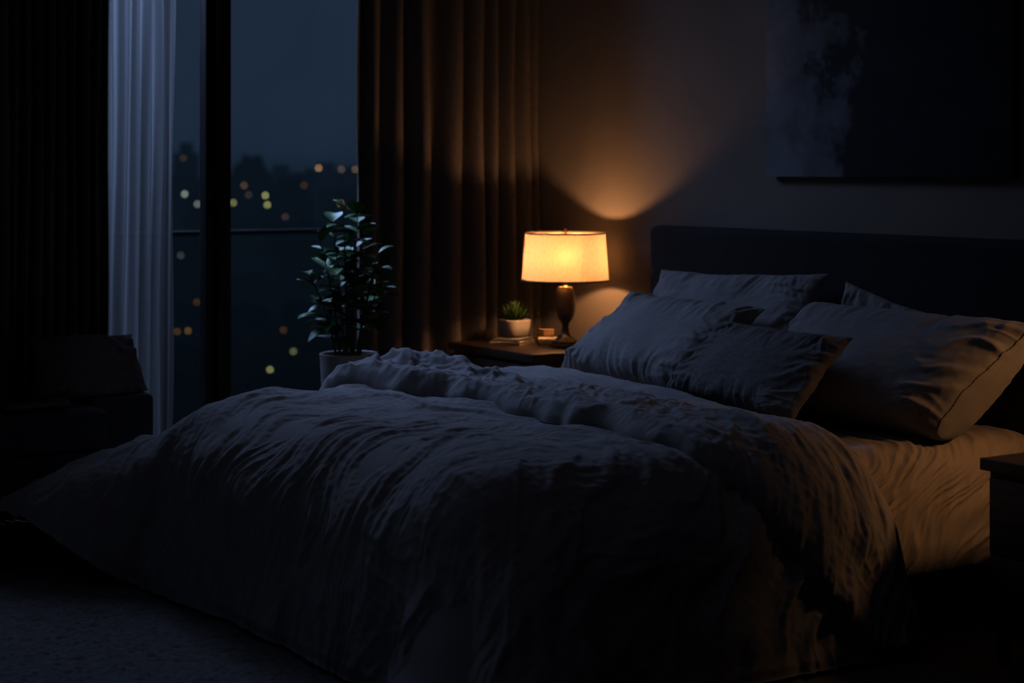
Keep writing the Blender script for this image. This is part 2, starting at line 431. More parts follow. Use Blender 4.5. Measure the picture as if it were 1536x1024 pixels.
# ------------------------------------------------------------------ rug
def rug():
    x0, x1, y0, y1 = .75, 4.6, -4.3, -.95
    nx, ny = 520, 450
    s = np.linspace(x0, x1, nx)[:,None]; t = np.linspace(y0, y1, ny)[None]
    h = np.minimum(.010 + .003*perlin(s*9, t*9, 3) + .006*perlin(s*38, t*38, 4) + .005*perlin(s*75+t*9, t*75, 5), .0225)
    e = np.minimum(np.minimum(s-x0, x1-s), np.minimum(t-y0, y1-t))
    h = np.maximum(h, .003)*smooth(0, .02, e) + .0008
    P = np.stack([s+0*t, t+0*s, h], -1)
    o = link_mesh('rug', grid_mesh('rug', P), M['rug'])
    return tag(o, 'thick grey shaggy rug on the floor under the bed', 'rug')
rug()

# ------------------------------------------------------------------ bed
BX0, BX1, BYH, BYF = .95, 2.90, -.13, -2.16    # mattress footprint
MZ0, MZ1 = .17, .52
bed = empty('bed', ((BX0+BX1)/2, -1.1, 0), 'low double bed with a tall dark upholstered headboard', 'bed')
bm = bmesh.new(); add_box(bm, (.865, -.125, .03), (2.99, -.012, 1.083), .035, 5)
hb = bm_obj('headboard', bm, M['headboard'], bed)
hb['label'] = 'dark woven upholstered headboard with rounded corners'
box('bed_base', (BX0+.03, BYF+.02, .07), (BX1-.03, BYH, MZ0-.002), M['chair'], bed, .012)
for x in (BX0+.15, BX1-.15):
    for y in (BYF+.2, BYH-.15):
        lathe('leg', [(0,0),(.022,0),(.028,.05),(0,.05)], M['chairleg'], bed, (x,y,.024), 20)

def drape_map(s, t, h, rect, ztop, R, th, floor=.012):
    xa, xb, ya, yb = rect
    cs = np.clip(s, xa, xb); ct = np.clip(t, ya, yb)
    ds = s-cs; dt = t-ct; r = np.hypot(ds, dt); rs = np.where(r < 1e-9, 1, r)
    ux = ds/rs; uy = dt/rs
    arc = R*th
    a = np.minimum(r/R, th); e = np.maximum(r-arc, 0)
    ho = R*np.sin(a) + e*np.cos(th); zd = R*(1-np.cos(a)) + e*np.sin(th)
    na = a
    z = ztop - zd
    # soft landing: what would go under the floor runs outwards along it
    k = np.clip((floor+.07 - z)/.14, 0, None)
    land = np.where(z < floor+.07, np.where(k < 1, .07*k*k, (floor - z)), 0)
    ho = ho + land*.9; z = z + land
    na = na * (1-smooth(0, 1, k)*.9)
    return np.stack([cs + ux*(ho + h*np.sin(na)), ct + uy*(ho + h*np.sin(na)), z + h*np.cos(na)], -1)

# mattress in its fitted sheet
def mattress():
    R = .12
    rect = (BX0+.04+R, BX1-R, BYF+.02+R, BYH-R)
    ov = R*PI/2 + (MZ1-MZ0-R)
    s = np.concatenate([np.linspace(rect[0]-ov, rect[0], 60)[:-1], np.linspace(rect[0], rect[1], 170)[:-1], np.linspace(rect[1], rect[1]+ov, 150)])
    t = np.concatenate([np.linspace(rect[2]-ov, rect[2], 30)[:-1], np.linspace(rect[2], -1.25, 30)[:-1], np.linspace(-1.25, rect[3], 260)[:-1], np.linspace(rect[3], rect[3]+ov, 40)])
    S, T = np.meshgrid(s, t, indexing='ij')
    # pull corners in so that they wrap instead of flaring
    ds = S-np.clip(S, rect[0], rect[1]); dt = T-np.clip(T, rect[2], rect[3]); r = np.hypot(ds, dt)
    f = np.where(r > ov, ov/np.maximum(r, 1e-6), 1)
    S2 = np.clip(S, rect[0], rect[1])+ds*f; T2 = np.clip(T, rect[2], rect[3])+dt*f
    side = smooth(0, .12, np.abs(ds)); d = np.maximum(ds, 0)
    q = T + 1.1*d + .10*perlin(T*4, d*6, 8)
    h = .004*perlin(S*3, T*3, 1) + .004*(ridge(S*2.2+T*.6, T*13+S*3.0, 3, 1.4)-.5)
    h += side*(.013*(ridge(q*11, d*2.2, 4, 1.5)-.4) + .006*(ridge(q*24+3*d, d*4, 5, 1.3)-.4))
    h += .004*(ridge(S*5, T*20+S*8, 7, 1.6)-.4)*smooth(-.9, 0, ds*0+S-rect[1])
    h = np.where(dt > 0, 0, h)
    P = drape_map(S2, T2, h, rect, MZ1, R, PI/2, floor=-9)
    P[...,1] = np.minimum(P[...,1], -.131)
    o = link_mesh('mattress', grid_mesh('mattress', P), M['sheet'])
    return tag(o, 'thick mattress in a smooth fitted sheet lit warm near the right nightstand', 'mattress')
mattress()

# duvet
DR, DTH, DZ = .30, math.radians(82), .572
DRECT = (BX0+.03-.045+DR-.05, BX1+.14-DR, BYF-.12+DR, 5.0)
DOV = DR*DTH + (DZ-.03-DR*(1-math.cos(DTH)))/math.sin(DTH)
def duvet_h(S, T):
    """loft and wrinkles of the duvet's upper side, in cloth coordinates"""
    xa, xb, ya, _ = DRECT
    sr = np.maximum(S-xb, 0); sl = np.maximum(xa-S, 0); tf = np.maximum(ya-T, 0)
    rr = np.hypot(np.maximum(sr, sl), tf)
    hang = smooth(.12, .45, rr)
    # big loft
    h = .020*perlin(S*2.1+3, T*2.1, 40) + .010*perlin(S*5, T*5, 41)
    # coordinates: p runs across the folds, l along them
    wp = .09*perlin(S*2.3, T*2.3, 42) + .03*perlin(S*6.1, T*6.1, 43)
    ang = np.arctan2(sr, tf+1e-6)
    corner = smooth(.02, .2, np.minimum(sr, tf))
    pf = S + wp + .30*(T-ya)*np.exp(-((T-ya)/.9)**2)*.4           # foot folds run along T
    lf = T
    ps = T + .55*sr + wp*1.2                                      # near side folds run down and towards the head
    ls = S
    wf = smooth(-.55, .05, ya-T)                                  # foot weight
    ws = smooth(-.45, .10, S-xb)
    pt = T*.95 - S*.30 + wp*.9                                    # long folds across the top
    lt = S*.95 + T*.30
    A = .026*(ridge(pt*3.6, lt*.8, 50, 1.2)-.45) + .014*(ridge(pt*8, lt*1.4, 51, 1.5)-.4)
    A += .0045*(ridge(pt*19+2*lt, lt*2.6, 52, 1.5)-.4)
    B = .012*(ridge(pf*3.6, lf*1.3, 53, 1.4)-.4) + .012*(ridge(pf*9+1.2*lf, lf*2.6, 54, 1.6)-.35) + .0050*(ridge(pf*21-1.5*lf, lf*4.0, 55, 1.6)-.35)
    Cc = .015*(ridge(ps*3.2, ls*1.2, 56, 1.4)-.4) + .013*(ridge(ps*8, ls*2.4, 57, 1.7)-.35) + .0040*(ridge(ps*19+ls, ls*4.0, 58, 1.6)-.35)
    wt = np.clip(1-np.maximum(wf, ws), 0, 1)
    tot = wf + ws + wt + 1e-6
    h = h + (A*wt + B*wf + Cc*ws)/tot * (.75+.5*hang)
    # extra cloth gathers in cones at the two foot corners
    h = h + corner*(.05*np.sin(ang*7+1.0+2*wp*8)*smooth(.25, .75, rr))
    h = h + .0018*perlin(S*46, T*46, 60)
    return np.maximum(h, -.014)
def duvet():
    xa, xb, ya, _ = DRECT
    s0, s1, t0, t1 = xa-DOV-.02, xb+DOV+.03, ya-DOV-.02, -1.04
    ns, n_t = 620, 500
    S, T = np.meshgrid(np.linspace(s0, s1, ns), np.linspace(t0, t1, n_t), indexing='ij')
    # rounded cloth corners
    h = duvet_h(S, T)
    edge = np.minimum(np.minimum(S-s0, s1-S), T-t0)
    h = h - .02*(1-smooth(0, .05, edge))
    ds = np.maximum(np.maximum(S-xb, xa-S), 0); dt = np.maximum(ya-T, 0); r = np.hypot(ds, dt)
    rmax = DOV*1.38
    f = np.where(r > rmax, (rmax+(r-rmax)*.25)/np.maximum(r, 1e-6), 1)
    cs = np.clip(S, xa, xb); ct = np.maximum(T, ya)
    cn = 2*np.abs(S-cs)*np.abs(T-ct)/np.maximum(r, 1e-6)**2*smooth(.1, .5, r)
    far = smooth(1.9, 1.2, S)
    th = DTH - (math.radians(32)+math.radians(10)*far)*cn**.55 - math.radians(14)*far*smooth(.1, .5, ya-T)
    P = drape_map(cs+(S-cs)*f, ct+(T-ct)*f, h, DRECT, DZ, DR + .20*cn*far, th)
    P[...,2] = np.maximum(P[...,2], .026)
    # head end sinks to the mattress under the fold
    P[...,2] -= .008*smooth(-1.25, -1.05, T)*(r < .05)
    me = grid_mesh('duvet_cover', P)
    root = empty('duvet', (1.9, -1.5, 0), 'rumpled grey duvet draped over the bed, folded back below the pillows', 'duvet')
    o = link_mesh('duvet_cover', me, M['duvet'], root)
    # folded-back flap: crinkled loose edge towards the foot, smooth fold towards the pillows
    fs0, fs1 = xa-.42, xb+DOV+.02
    def interp(pts, s): return np.interp(s, [p[0] for p in pts], [p[1] for p in pts])
    tc = lambda s: interp(((fs0,-1.72),(.98,-1.63),(1.25,-1.56),(1.6,-1.50),(2.2,-1.49),(2.7,-1.52),(2.9,-1.47),(3.1,-1.36),(3.3,-1.22),(fs1,-1.08)), s)
    ts = lambda s: interp(((fs0,-.80),(.95,-.79),(1.25,-.74),(1.5,-.73),(2.0,-.82),(2.4,-.92),(2.75,-.97),(3.0,-.95),(3.2,-.92),(fs1,-.88)), s)
    na, nb = 260, 620
    a = np.linspace(0, 1, na)[:,None]; s = np.linspace(fs0, fs1, nb)[None]
    wob = .035*perlin(s*3.5, 0*s+.5, 70)+.018*perlin(s*9, 0*s+.5, 71)
    c0 = tc(s)+wob; c1 = ts(s)+.012*perlin(s*4, 0*s+2.5, 72)
    k = np.ones(9)/9
    Tt = c0*(1-a) + c1*a; Ss = s + 0*a
    w = (c1-c0)
    d0 = a*w; d1 = (1-a)*w                     # metres from the loose edge / from the fold
    sd = smooth(xb-.1, xb+.25, Ss)
    body = duvet_h(Ss, Tt)*np.exp(-d0/.15)*.6 + .012*perlin(Ss*3, Tt*3, 73)
    n1 = perlin(Ss*2.6, 0*Tt+.3, 74)*.05; n2 = perlin(Ss*3.3, 0*Tt+7.3, 75)*.05
    roll1 = np.exp(-((d0-.075-n1*.5)/.062)**2)       # lower tier of the bunched edge
    roll2 = np.exp(-((d0-.25-n2)/.07)**2)            # upper tier
    amp = 1-.55*sd
    farb = smooth(1.75, 1.05, Ss)
    hh = .030 + (.030+.024*farb)*roll1*amp + (.026+.05*farb)*roll2*amp
    cr = np.exp(-((d0-.17)/.17)**2)*amp*(1-.38*smooth(1.2, 1.8, Ss))
    hh = hh + cr*(.016*(ridge(Ss*3.5+2*Tt, Tt*8, 76, 1.0)-.45) + .014*(ridge(Tt*11+Ss*6+n1*50, Ss*3.0-Tt*3, 77, 1.45)-.3) + .014*(ridge(Tt*11-Ss*5+n2*50, Ss*3.0+Tt*3, 79, 1.45)-.3) + .0065*(ridge(Tt*25+Ss*10, Ss*6-Tt*4, 78, 1.6)-.3) + .0065*(ridge(Tt*25-Ss*11, Ss*6+Tt*4, 86, 1.6)-.3))
    # long soft creases running across the bed on the smooth part, fanning down the near side
    q = Tt + .30*np.maximum(Ss-xb, 0) + .04*perlin(Ss*3, Tt*3, 79)
    top_cr = .008*(ridge(Tt*12+Ss*1.5, Ss*2.0, 80, 1.4)-.4)+.004*(ridge(Tt*28+Ss*2, Ss*4, 81, 1.4)-.4)
    side_cr = .013*(ridge(q*9, Ss*1.9, 82, 1.3)-.4)+.009*(ridge(q*19, Ss*3.0, 83, 1.4)-.4)+.004*(ridge(q*44, Ss*5, 84, 1.3)-.4)
    hh = hh + (top_cr*(1-sd) + side_cr*sd)*smooth(0, .08, d1) + body
    hh = hh + .0018*perlin(Ss*48, Tt*48, 85)
    # rounded closing of both edges
    e0 = np.sqrt(np.clip(1-(1-np.clip(d0/.05, 0, 1))**2, 0, 1)); e1 = np.sqrt(np.clip(1-(1-np.clip(d1/.12, 0, 1))**2, 0, 1))
    hh = hh*e0*e1 + (1-e1)*(-.033) + (1-e0)*(-.004)
    e2 = np.sqrt(np.clip(1-(1-np.clip((fs1-Ss)/.05, 0, 1))**2, 0, 1))
    hh = hh*e2 - .01*(1-e2)
    P = drape_map(Ss, Tt, hh, DRECT, DZ, DR, DTH)
    P[...,2] = np.maximum(P[...,2], .027)
    o2 = link_mesh('turned_back_fold', grid_mesh('turned_back_fold', P), M['duvet'], root)
    o2['label'] = 'crinkled turned-back top of the duvet with a bunched edge'
    return root
duvet()

# ------------------------------------------------------------------ pillows
def pillow(name, BL, BR, TR, TL, T, seed, m, label, group=None, n=130, conc=.06, back=.6, cat='pillow', wr=1.0, pw=.5, zmin=MZ1+.006, sag=0.0, seam=None):
    BL, BR, TR, TL = [np.array(p, float) for p in (BL, BR, TR, TL)]
    w = np.linspace(0, PI, n); lin = .5-.5*np.cos(w); lin = .6*lin + .4*np.linspace(0, 1, n)
    U = (2*lin-1)[:,None] + np.zeros((1, n)); V = (2*lin-1)[None] + np.zeros((n, 1))
    W = np.linalg.norm(BR-BL); H = np.linalg.norm(TL-BL)
    c = conc
    U2 = U*(1 - c*(1-V**2)*(U**2)*(1+.3*perlin(V*2, U*0+seed, seed)))
    V2 = V*(1 - c*1.2*(1-U**2)*(V**2)*(1+.3*perlin(U*2, V*0+seed, seed+1)))
    u = (U2+1)/2; v = (V2+1)/2
    base = (BL*(1-u)[...,None]*(1-v)[...,None] + BR*u[...,None]*(1-v)[...,None] + TR*u[...,None]*v[...,None] + TL*(1-u)[...,None]*v[...,None])
    N = np.cross(TR-BL, TL-BR); N /= np.linalg.norm(N)
    prof = np.clip((1-U**2), 0, 1)**pw * np.clip((1-V**2), 0, 1)**pw
    # belly sits low
    belly = 1 - .22*V - sag*V*V
    x = U*W/2; y = V*H/2
    edU = smooth(.35, .95, np.abs(U)); edV = smooth(.25, .95, np.abs(V))
    def creases(sd):
        wq = .05*perlin(x*6, y*6, sd)
        r1 = ridge((x+wq)*13, y*3.5, sd+1, 1.4)*edV      # from the long edges inwards
        r2 = ridge((y+wq)*13, x*3.5, sd+2, 1.4)*edU
        r1b = ridge((x+wq)*27, y*7, sd+5, 1.3)*edV; r2b = ridge((y+wq)*27, x*7, sd+6, 1.3)*edU
        dg = np.abs(U*V)**.6
        r3 = ridge((x*np.sign(V)*.7+y*np.sign(U)*.7+wq)*11, (x*.7-y*.7)*3, sd+3, 1.4)*dg*.4
        soft = perlin(x*4.5, y*4.5, sd+4)*.012 + .0015*perlin(x*50, y*50, sd+8)
        return (.0125*(r1+r2) + .006*(r1b+r2b) + .010*r3 + soft)*wr
    open_ = np.clip(prof*3, 0, 1)
    front = base + N*((T*prof*belly + creases(seed*10)*open_ - .004)[...,None])
    rear = base - N*((T*back*prof*belly + creases(seed*10+50)*.5*open_)[...,None])
    P = np.concatenate([front.reshape(-1,3), rear.reshape(-1,3)])
    P[:,2] = np.maximum(P[:,2], zmin)
    idx = np.arange(n*n).reshape(n, n)
    q = np.stack([idx[:-1,:-1], idx[1:,:-1], idx[1:,1:], idx[:-1,1:]], -1).reshape(-1,4)
    me = bpy.data.meshes.new(name)
    me.from_pydata(P.tolist(), [], q.tolist() + (q[:, ::-1]+n*n).tolist()); me.update()
    bm = bmesh.new(); bm.from_mesh(me); bmesh.ops.remove_doubles(bm, verts=bm.verts, dist=1e-5)
    bmesh.ops.recalc_face_normals(bm, faces=bm.faces)
    # close any open rim between the two skins
    be = [e for e in bm.edges if e.is_boundary]
    if be: bmesh.ops.bridge_loops(bm, edges=be) if False else None
    bm.to_mesh(me); bm.free()
    o = link_mesh(name, me, m)
    tag(o, label, cat, group)
    if seam:
        i = int(np.argmin(np.abs(lin*2-1 - seam)))
        pts = [tuple(front[i, j] + N*.0015) for j in range(4, n-4, 1)]
        bm = bmesh.new()
        # a row of stitches
        for j in range(0, len(pts)-2, 3): add_tube(bm, pts[j:j+3], .0022, 5)
        s = bm_obj('hem_stitching', bm, M['seam'], o)
        s['label'] = 'darker stitched hem line of the pillowcase'
    return o
def A3(px, py, axis, v): return at(px, py, axis, v)
G = 'sleeping pillows on the bed'
zb = MZ1+.02
tl = A3(992,404,1,-.19); tr = A3(1242,410,1,-.19)
pillow('pillow', (tl[0]-.03, -.34, zb), (tr[0]-.0, -.34, zb), tr, tl, .085, 1, M['pillow'], 'long grey pillow leaning on the headboard, back row nearest the lamp', G)
tl = A3(950,441,1,-.36); tr = A3(1148,462,1,-.36)
pillow('pillow', A3(838,556,2,.548), (1.80, -.68, zb), tr, tl, .10, 2, M['pillow'], 'plump bluish grey pillow in the front row, nearest the lit lamp', G)
tl = A3(1268,422,1,-.165); tr = A3(1480,482,1,-.165); tr[2] -= .03
pillow('pillow', (tl[0], -.24, zb), (tr[0], -.24, zb), tr, tl, .05, 3, M['pillow'], 'grey pillow in the back row, mostly hidden behind the large front right one', G, back=.2)
tl = A3(1213,456,1,-.42); tr = A3(1566,488,1,-.44)
pillow('pillow', (2.10, -.66, zb), A3(1409,656,2,.54), tr, tl, .13, 4, M['pillow'], 'large plump pillow at right with its end lit orange', G, seam=.985, conc=.025, back=1.45, wr=.75, pw=.40)
tl = A3(1085,480,1,-.66); tr = A3(1279,506,1,-.75)
pillow('throw_cushion', A3(998,588,2,.558), A3(1186,636,2,.56), tr, tl, .075, 5, M['cushion'], 'square dark grey cushion leaning in front of the pillows', None, cat='cushion', conc=.05, back=.5)

# ------------------------------------------------------------------ nightstands
def nightstand(x0, x1, y0, y1, zt, label):
    t = empty('nightstand', ((x0+x1)/2, (y0+y1)/2, 0), label, 'nightstand')
    box('nightstand_top', (x0, y0, zt-.032), (x1, y1, zt), M['darkwood'], t, .004, 2)
    box('carcass', (x0+.018, y0+.02, .08), (x1-.018, y1, zt-.032), M['darkwood'], t, .003)
    dz = (zt-.032-.10)/2
    for k in range(2):
        d = box('drawer', (x0+.03, y0+.004, .092+k*dz), (x1-.03, y0+.022, .092+(k+1)*dz-.008), M['darkwood'], t, .003)
        box('handle', ((x0+x1)/2-.06, y0-.012, .092+(k+.62)*dz), ((x0+x1)/2+.06, y0+.006, .092+(k+.62)*dz+.012), M['brass'], d, .003)
    for x in (x0+.04, x1-.04):
        for y in (y0+.05, y1-.05):
            lathe('leg', [(0,0),(.016,0),(.02,.08),(0,.08)], M['darkwood'], t, (x,y,0), 16)
    return t
nightstand(.03, .665, -.538, -.03, .58, 'dark walnut nightstand under the lit lamp beside the drape')
nightstand(3.19, 3.78, -.807, -.20, .54, 'dark nightstand with a plain top at the right edge, beside the mattress')

# ------------------------------------------------------------------ table lamp
LX, LY, LZ = .478, -.25, .58
lamp = empty('table_lamp', (LX, LY, LZ), 'lit table lamp with a cream drum shade on the walnut nightstand', 'lamp')
S_ = 7.34/FPX
lathe('base', [(0,0),(.058,0),(.062,.004),(.062,.013),(.057,.016),(.057,.024),(.05,.03),(0,.032)], M['lampbody'], lamp, (LX,LY,LZ), 48, 30)
lathe('urn_body', [(0,.028),(.045,.028),(.038,.036),(.022,.052),(.0155,.070),(.0145,.085),(.017,.098),(.028,.112),(.037,.132),(.0415,.155),(.042,.180),(.039,.210),(.036,.230),(.034,.236),(0,.236)], M['lampbody'], lamp, (LX,LY,LZ), 48, 35)
lathe('collar', [(0,.235),(.030,.235),(.031,.240),(.029,.245),(.012,.247),(.0095,.250),(.0095,.268),(0,.268)], M['brass'], lamp, (LX,LY,LZ), 36, 35)
zs0, zs1 = .272, .463      # shade bottom / top above the table
# bulb, harp and finial
bmt, nt, b = new_mat('frosted_bulb')
em = nt.nodes.new('ShaderNodeEmission'); em.inputs['Color'].default_value = (1,.62,.28,1); em.inputs['Strength'].default_value = 3
tpb = nt.nodes.new('ShaderNodeBsdfTransparent'); adb = nt.nodes.new('ShaderNodeAddShader')
nt.links.new(em.outputs[0], adb.inputs[0]); nt.links.new(tpb.outputs[0], adb.inputs[1])
nt.links.new(adb.outputs[0], nt.nodes['Material Output'].inputs['Surface']); bmt.cycles.emission_sampling = 'NONE'
M['bulb'] = bmt
bulb = lathe('bulb', [(0,.285),(.012,.285),(.013,.305),(.022,.325),(.030,.350),(.030,.370),(.022,.390),(0,.400)], M['bulb'], lamp, (LX,LY,LZ), 24)
bm = bmesh.new()
for sg in (-1, 1):
    add_tube(bm, [(LX+sg*.01,LY,LZ+.262),(LX+sg*.05,LY,LZ+.30),(LX+sg*.055,LY,LZ+.37),(LX+sg*.035,LY,LZ+.44),(LX,LY,LZ+.462)], .0018, 6)
bm_obj('harp', bm, M['brass'], lamp)
lathe('finial', [(0,.455),(.004,.455),(.004,.466),(.012,.467),(.012,.471),(.006,.474),(.007,.479),(.004,.483),(0,.484)], M['brass'], lamp, (LX,LY,LZ), 20)
# shade cloth
shm, nt, b = new_mat('linen_shade')
wv = nt.nodes.new('ShaderNodeTexNoise'); wv.inputs['Scale'].default_value = 60; wv.inputs['Detail'].default_value = 5
tc = nt.nodes.new('ShaderNodeTexCoord'); mp = nt.nodes.new('ShaderNodeMapping'); mp.inputs['Scale'].default_value = (3,3,1)
nt.links.new(tc.outputs['Object'], mp.inputs[0]); nt.links.new(mp.outputs[0], wv.inputs['Vector'])
rp = nt.nodes.new('ShaderNodeValToRGB'); rp.color_ramp.elements[0].position = .25; rp.color_ramp.elements[1].position = .75
rp.color_ramp.elements[0].color = (.60,.49,.33,1); rp.color_ramp.elements[1].color = (.76,.64,.44,1)
nt.links.new(wv.outputs['Fac'], rp.inputs[0])
df = nt.nodes.new('ShaderNodeBsdfDiffuse'); tlb = nt.nodes.new('ShaderNodeBsdfTranslucent')
nt.links.new(rp.outputs[0], df.inputs['Color']); nt.links.new(rp.outputs[0], tlb.inputs['Color'])
mxs = nt.nodes.new('ShaderNodeMixShader'); mxs.inputs[0].default_value = .28
nt.links.new(df.outputs[0], mxs.inputs[1]); nt.links.new(tlb.outputs[0], mxs.inputs[2])
rfr = nt.nodes.new('ShaderNodeBsdfRefraction'); rfr.distribution = 'GGX'; rfr.inputs['IOR'].default_value = 1.3; rfr.inputs['Roughness'].default_value = 1.0; rfr.inputs['Color'].default_value = (.9,.75,.5,1)
mxr = nt.nodes.new('ShaderNodeMixShader'); mxr.inputs[0].default_value = .0045
nt.links.new(mxs.outputs[0], mxr.inputs[1]); nt.links.new(rfr.outputs[0], mxr.inputs[2])
nt.links.new(mxr.outputs[0], nt.nodes['Material Output'].inputs['Surface'])
rb, rt_ = .178, .163
shade = lathe('lamp_shade', [(rb, zs0), (rb+(rt_-rb)*.25, zs0+(zs1-zs0)*.25), (rb+(rt_-rb)*.5, zs0+(zs1-zs0)*.5), (rb+(rt_-rb)*.75, zs0+(zs1-zs0)*.75), (rt_, zs1)], shm, lamp, (LX,LY,LZ), 96)
M['trim'] = mat('shade_trim', (.10,.07,.045), .8, .1, 40)
for nm, r, z in (('shade_rim', rb, zs0), ('shade_rim', rt_, zs1)):
    lathe(nm, [(r-.0025,z-.003),(r+.0025,z-.003),(r+.0025,z+.003),(r-.0025,z+.003),(r-.0025,z-.003)], M['trim'], shade, (LX,LY,LZ), 96)
bm = bmesh.new()
for k in range(3):
    a = 2*PI*k/3+.4
    add_tube(bm, [(LX,LY,LZ+zs1-.002),(LX+rt_*math.cos(a),LY+rt_*math.sin(a),LZ+zs1-.006)], .0014, 6)
bm_obj('shade_spider', bm, M['brass'], shade)

# ------------------------------------------------------------------ things on the left nightstand
def book(c, sx, sy, th, rz, cover, label, name='book', cat='book', pages=None):
    pages = pages or M['paper']
    root = empty(name, c, label, cat); root.rotation_euler.z = rz
    bpy.context.view_layer.update()
    R_ = Matrix.Translation(c) @ Matrix.Rotation(rz, 4, 'Z')
    bm = bmesh.new(); ct = min(.0028, th*.18)
    add_box(bm, (-sx/2,-sy/2,0), (sx/2,sy/2,ct)); add_box(bm, (-sx/2,-sy/2,th-ct), (sx/2,sy/2,th)); add_box(bm, (-sx/2,-sy/2,ct), (-sx/2+ct,sy/2,th-ct))
    o = bm_obj('cover', bm, cover, root, False); o.matrix_parent_inverse = Matrix()
    bm = bmesh.new(); add_box(bm, (-sx/2+ct,-sy/2+.004,ct), (sx/2-.004,sy/2-.004,th-ct))
    o = bm_obj('pages', bm, pages, root, False); o.matrix_parent_inverse = Matrix()
    return root
zt = .58
p = at(767, 511, 2, zt+.01)
book((p[0], p[1], zt), .185, .135, .011, math.radians(-52), M['cover_pale'], 'pale slim book at the bottom of the two-book stack under the succulent')
book((p[0]-.012, p[1]+.012, zt+.0112), .165, .120, .010, math.radians(-55), M['cover_grey'], 'grey slim book on top of its stack, carrying the succulent pot')
p2 = at(806, 511, 2, zt+.012)
book((p2[0]+.02, p2[1]+.055, zt), .12, .10, .011, math.radians(-40), M['cover_dark'], 'dark slim book lying beside the lamp base under the tan one')
book((p2[0]+.015, p2[1]+.058, zt+.0112), .13, .105, .012, math.radians(-34), M['cover_tan'], 'tan slim book beside the lamp, under the little wooden box')
zq = zt+.0234
pb = at(813, 503, 2, zq)
kb = empty('trinket_box', (pb[0], pb[1]+.02, zq), 'small light wooden box on the tan book beside the lamp', 'box')
bm = bmesh.new(); add_box(bm, (pb[0]-.026, pb[1]-.008, zq), (pb[0]+.026, pb[1]+.044, zq+.018), .002); bm_obj('box_body', bm, M['boxwood'], kb)
bm = bmesh.new(); add_box(bm, (pb[0]-.027, pb[1]-.009, zq+.0185), (pb[0]+.027, pb[1]+.045, zq+.027), .002); bm_obj('lid', bm, M['boxwood'], kb)
# succulent
zp = zt+.0214
pp = at(771, 505, 2, zp)
su = empty('potted_succulent', (pp[0], pp[1]+.0, zp), 'small spiky succulent in a white pot on two slim books', 'plant')
pc = (pp[0], pp[1], zp)
lathe('pot', [(0,.0005),(.046,.0005),(.053,.008),(.060,.04),(.063,.072),(.059,.074),(.056,.068),(.054,.062),(0,.062)], M['pot_white'], su, pc, 64, 40, squash=3.2)
lathe('soil', [(0,.064),(.054,.063)], M['soil'], su, pc, 40, squash=3.2)
bm = bmesh.new()
r2 = random.Random(5)
for k in range(46):
    a = k*2.39996; ring = k/46; tilt = .12+1.0*ring; L = .085-.02*ring+r2.uniform(-.012,.012)
    base = Vector((.018*ring*math.cos(a), .018*ring*math.sin(a), .062))+Vector(pc)
    d = Vector((math.cos(a)*math.sin(tilt), math.sin(a)*math.sin(tilt), math.cos(tilt)))
    side = d.cross(Vector((0,0,1)));  side = side.normalized() if side.length > 1e-3 else Vector((1,0,0))
    nrm = side.cross(d).normalized()
    pr = []
    for (f, w) in ((0,.004),(.3,.0075),(.65,.0065),(.9,.003),(1,.0004)):
        c_ = base + d*L*f + Vector((0,0,1))*(.012*f*f)*math.sin(tilt)
        pr.append([bm.verts.new(c_-side*w), bm.verts.new(c_-nrm*w*.5), bm.verts.new(c_+side*w), bm.verts.new(c_+nrm*w*.35)])
    for q0, q1 in zip(pr, pr[1:]):
        for j in range(4): bm.faces.new((q0[j], q0[(j+1)%4], q1[(j+1)%4], q1[j]))
bm_obj('leaves', bm, M['succulent'], su)

# ------------------------------------------------------------------ tall plant by the window
TPX, TPY = .36, -1.18
tp_ = empty('potted_plant', (TPX, TPY, 0), 'tall leafy plant in a tapered grey pot by the window', 'plant')
prt = .595
lathe('pot', [(0,.001),(.078,.001),(.082,.01),(.112,prt-.02),(.114,prt),(.110,prt+.003),(.105,prt),(.102,prt-.03),(0,prt-.03)], M['pot_grey'], tp_, (TPX,TPY,0), 64)
lathe('soil', [(0,prt-.026),(.103,prt-.028)], M['soil'], tp_, (TPX,TPY,0), 32)
r3 = random.Random(19)
def leaf(bm, base, d, up, L, w, droop):
    side = d.cross(up); side = side.normalized() if side.length > 1e-4 else Vector((1,0,0))
    nrm = side.cross(d).normalized(); rows = []
    for f, k in ((0,.06),(.12,.45),(.3,.9),(.5,1.0),(.7,.8),(.88,.4),(1,.02)):
        c_ = base + d*L*f - Vector((0,0,1))*droop*L*f*f
        ww = w*k
        rows.append([bm.verts.new(c_-side*ww+nrm*ww*.25), bm.verts.new(c_-side*ww*.5+nrm*ww*.06), bm.verts.new(c_), bm.verts.new(c_+side*ww*.5+nrm*ww*.06), bm.verts.new(c_+side*ww+nrm*ww*.25)])
    for q0, q1 in zip(rows, rows[1:]):
        for j in range(4): bm.faces.new((q0[j], q0[j+1], q1[j+1], q1[j]))
bmL = bmesh.new()
rtv = Vector(RT)
stems = [(-.115,1.02,.03),(-.15,.90,-.04),(-.07,1.10,.05),(-.02,1.15,-.03),(.03,1.13,.03),(.06,1.05,-.05),(.11,.98,.04),(.13,.88,-.03),(-.11,.80,.05),(.0,1.00,.08),(-.05,.95,-.08),(.08,.84,.07),(-.09,.73,-.03)]
fwv = Vector(FW)
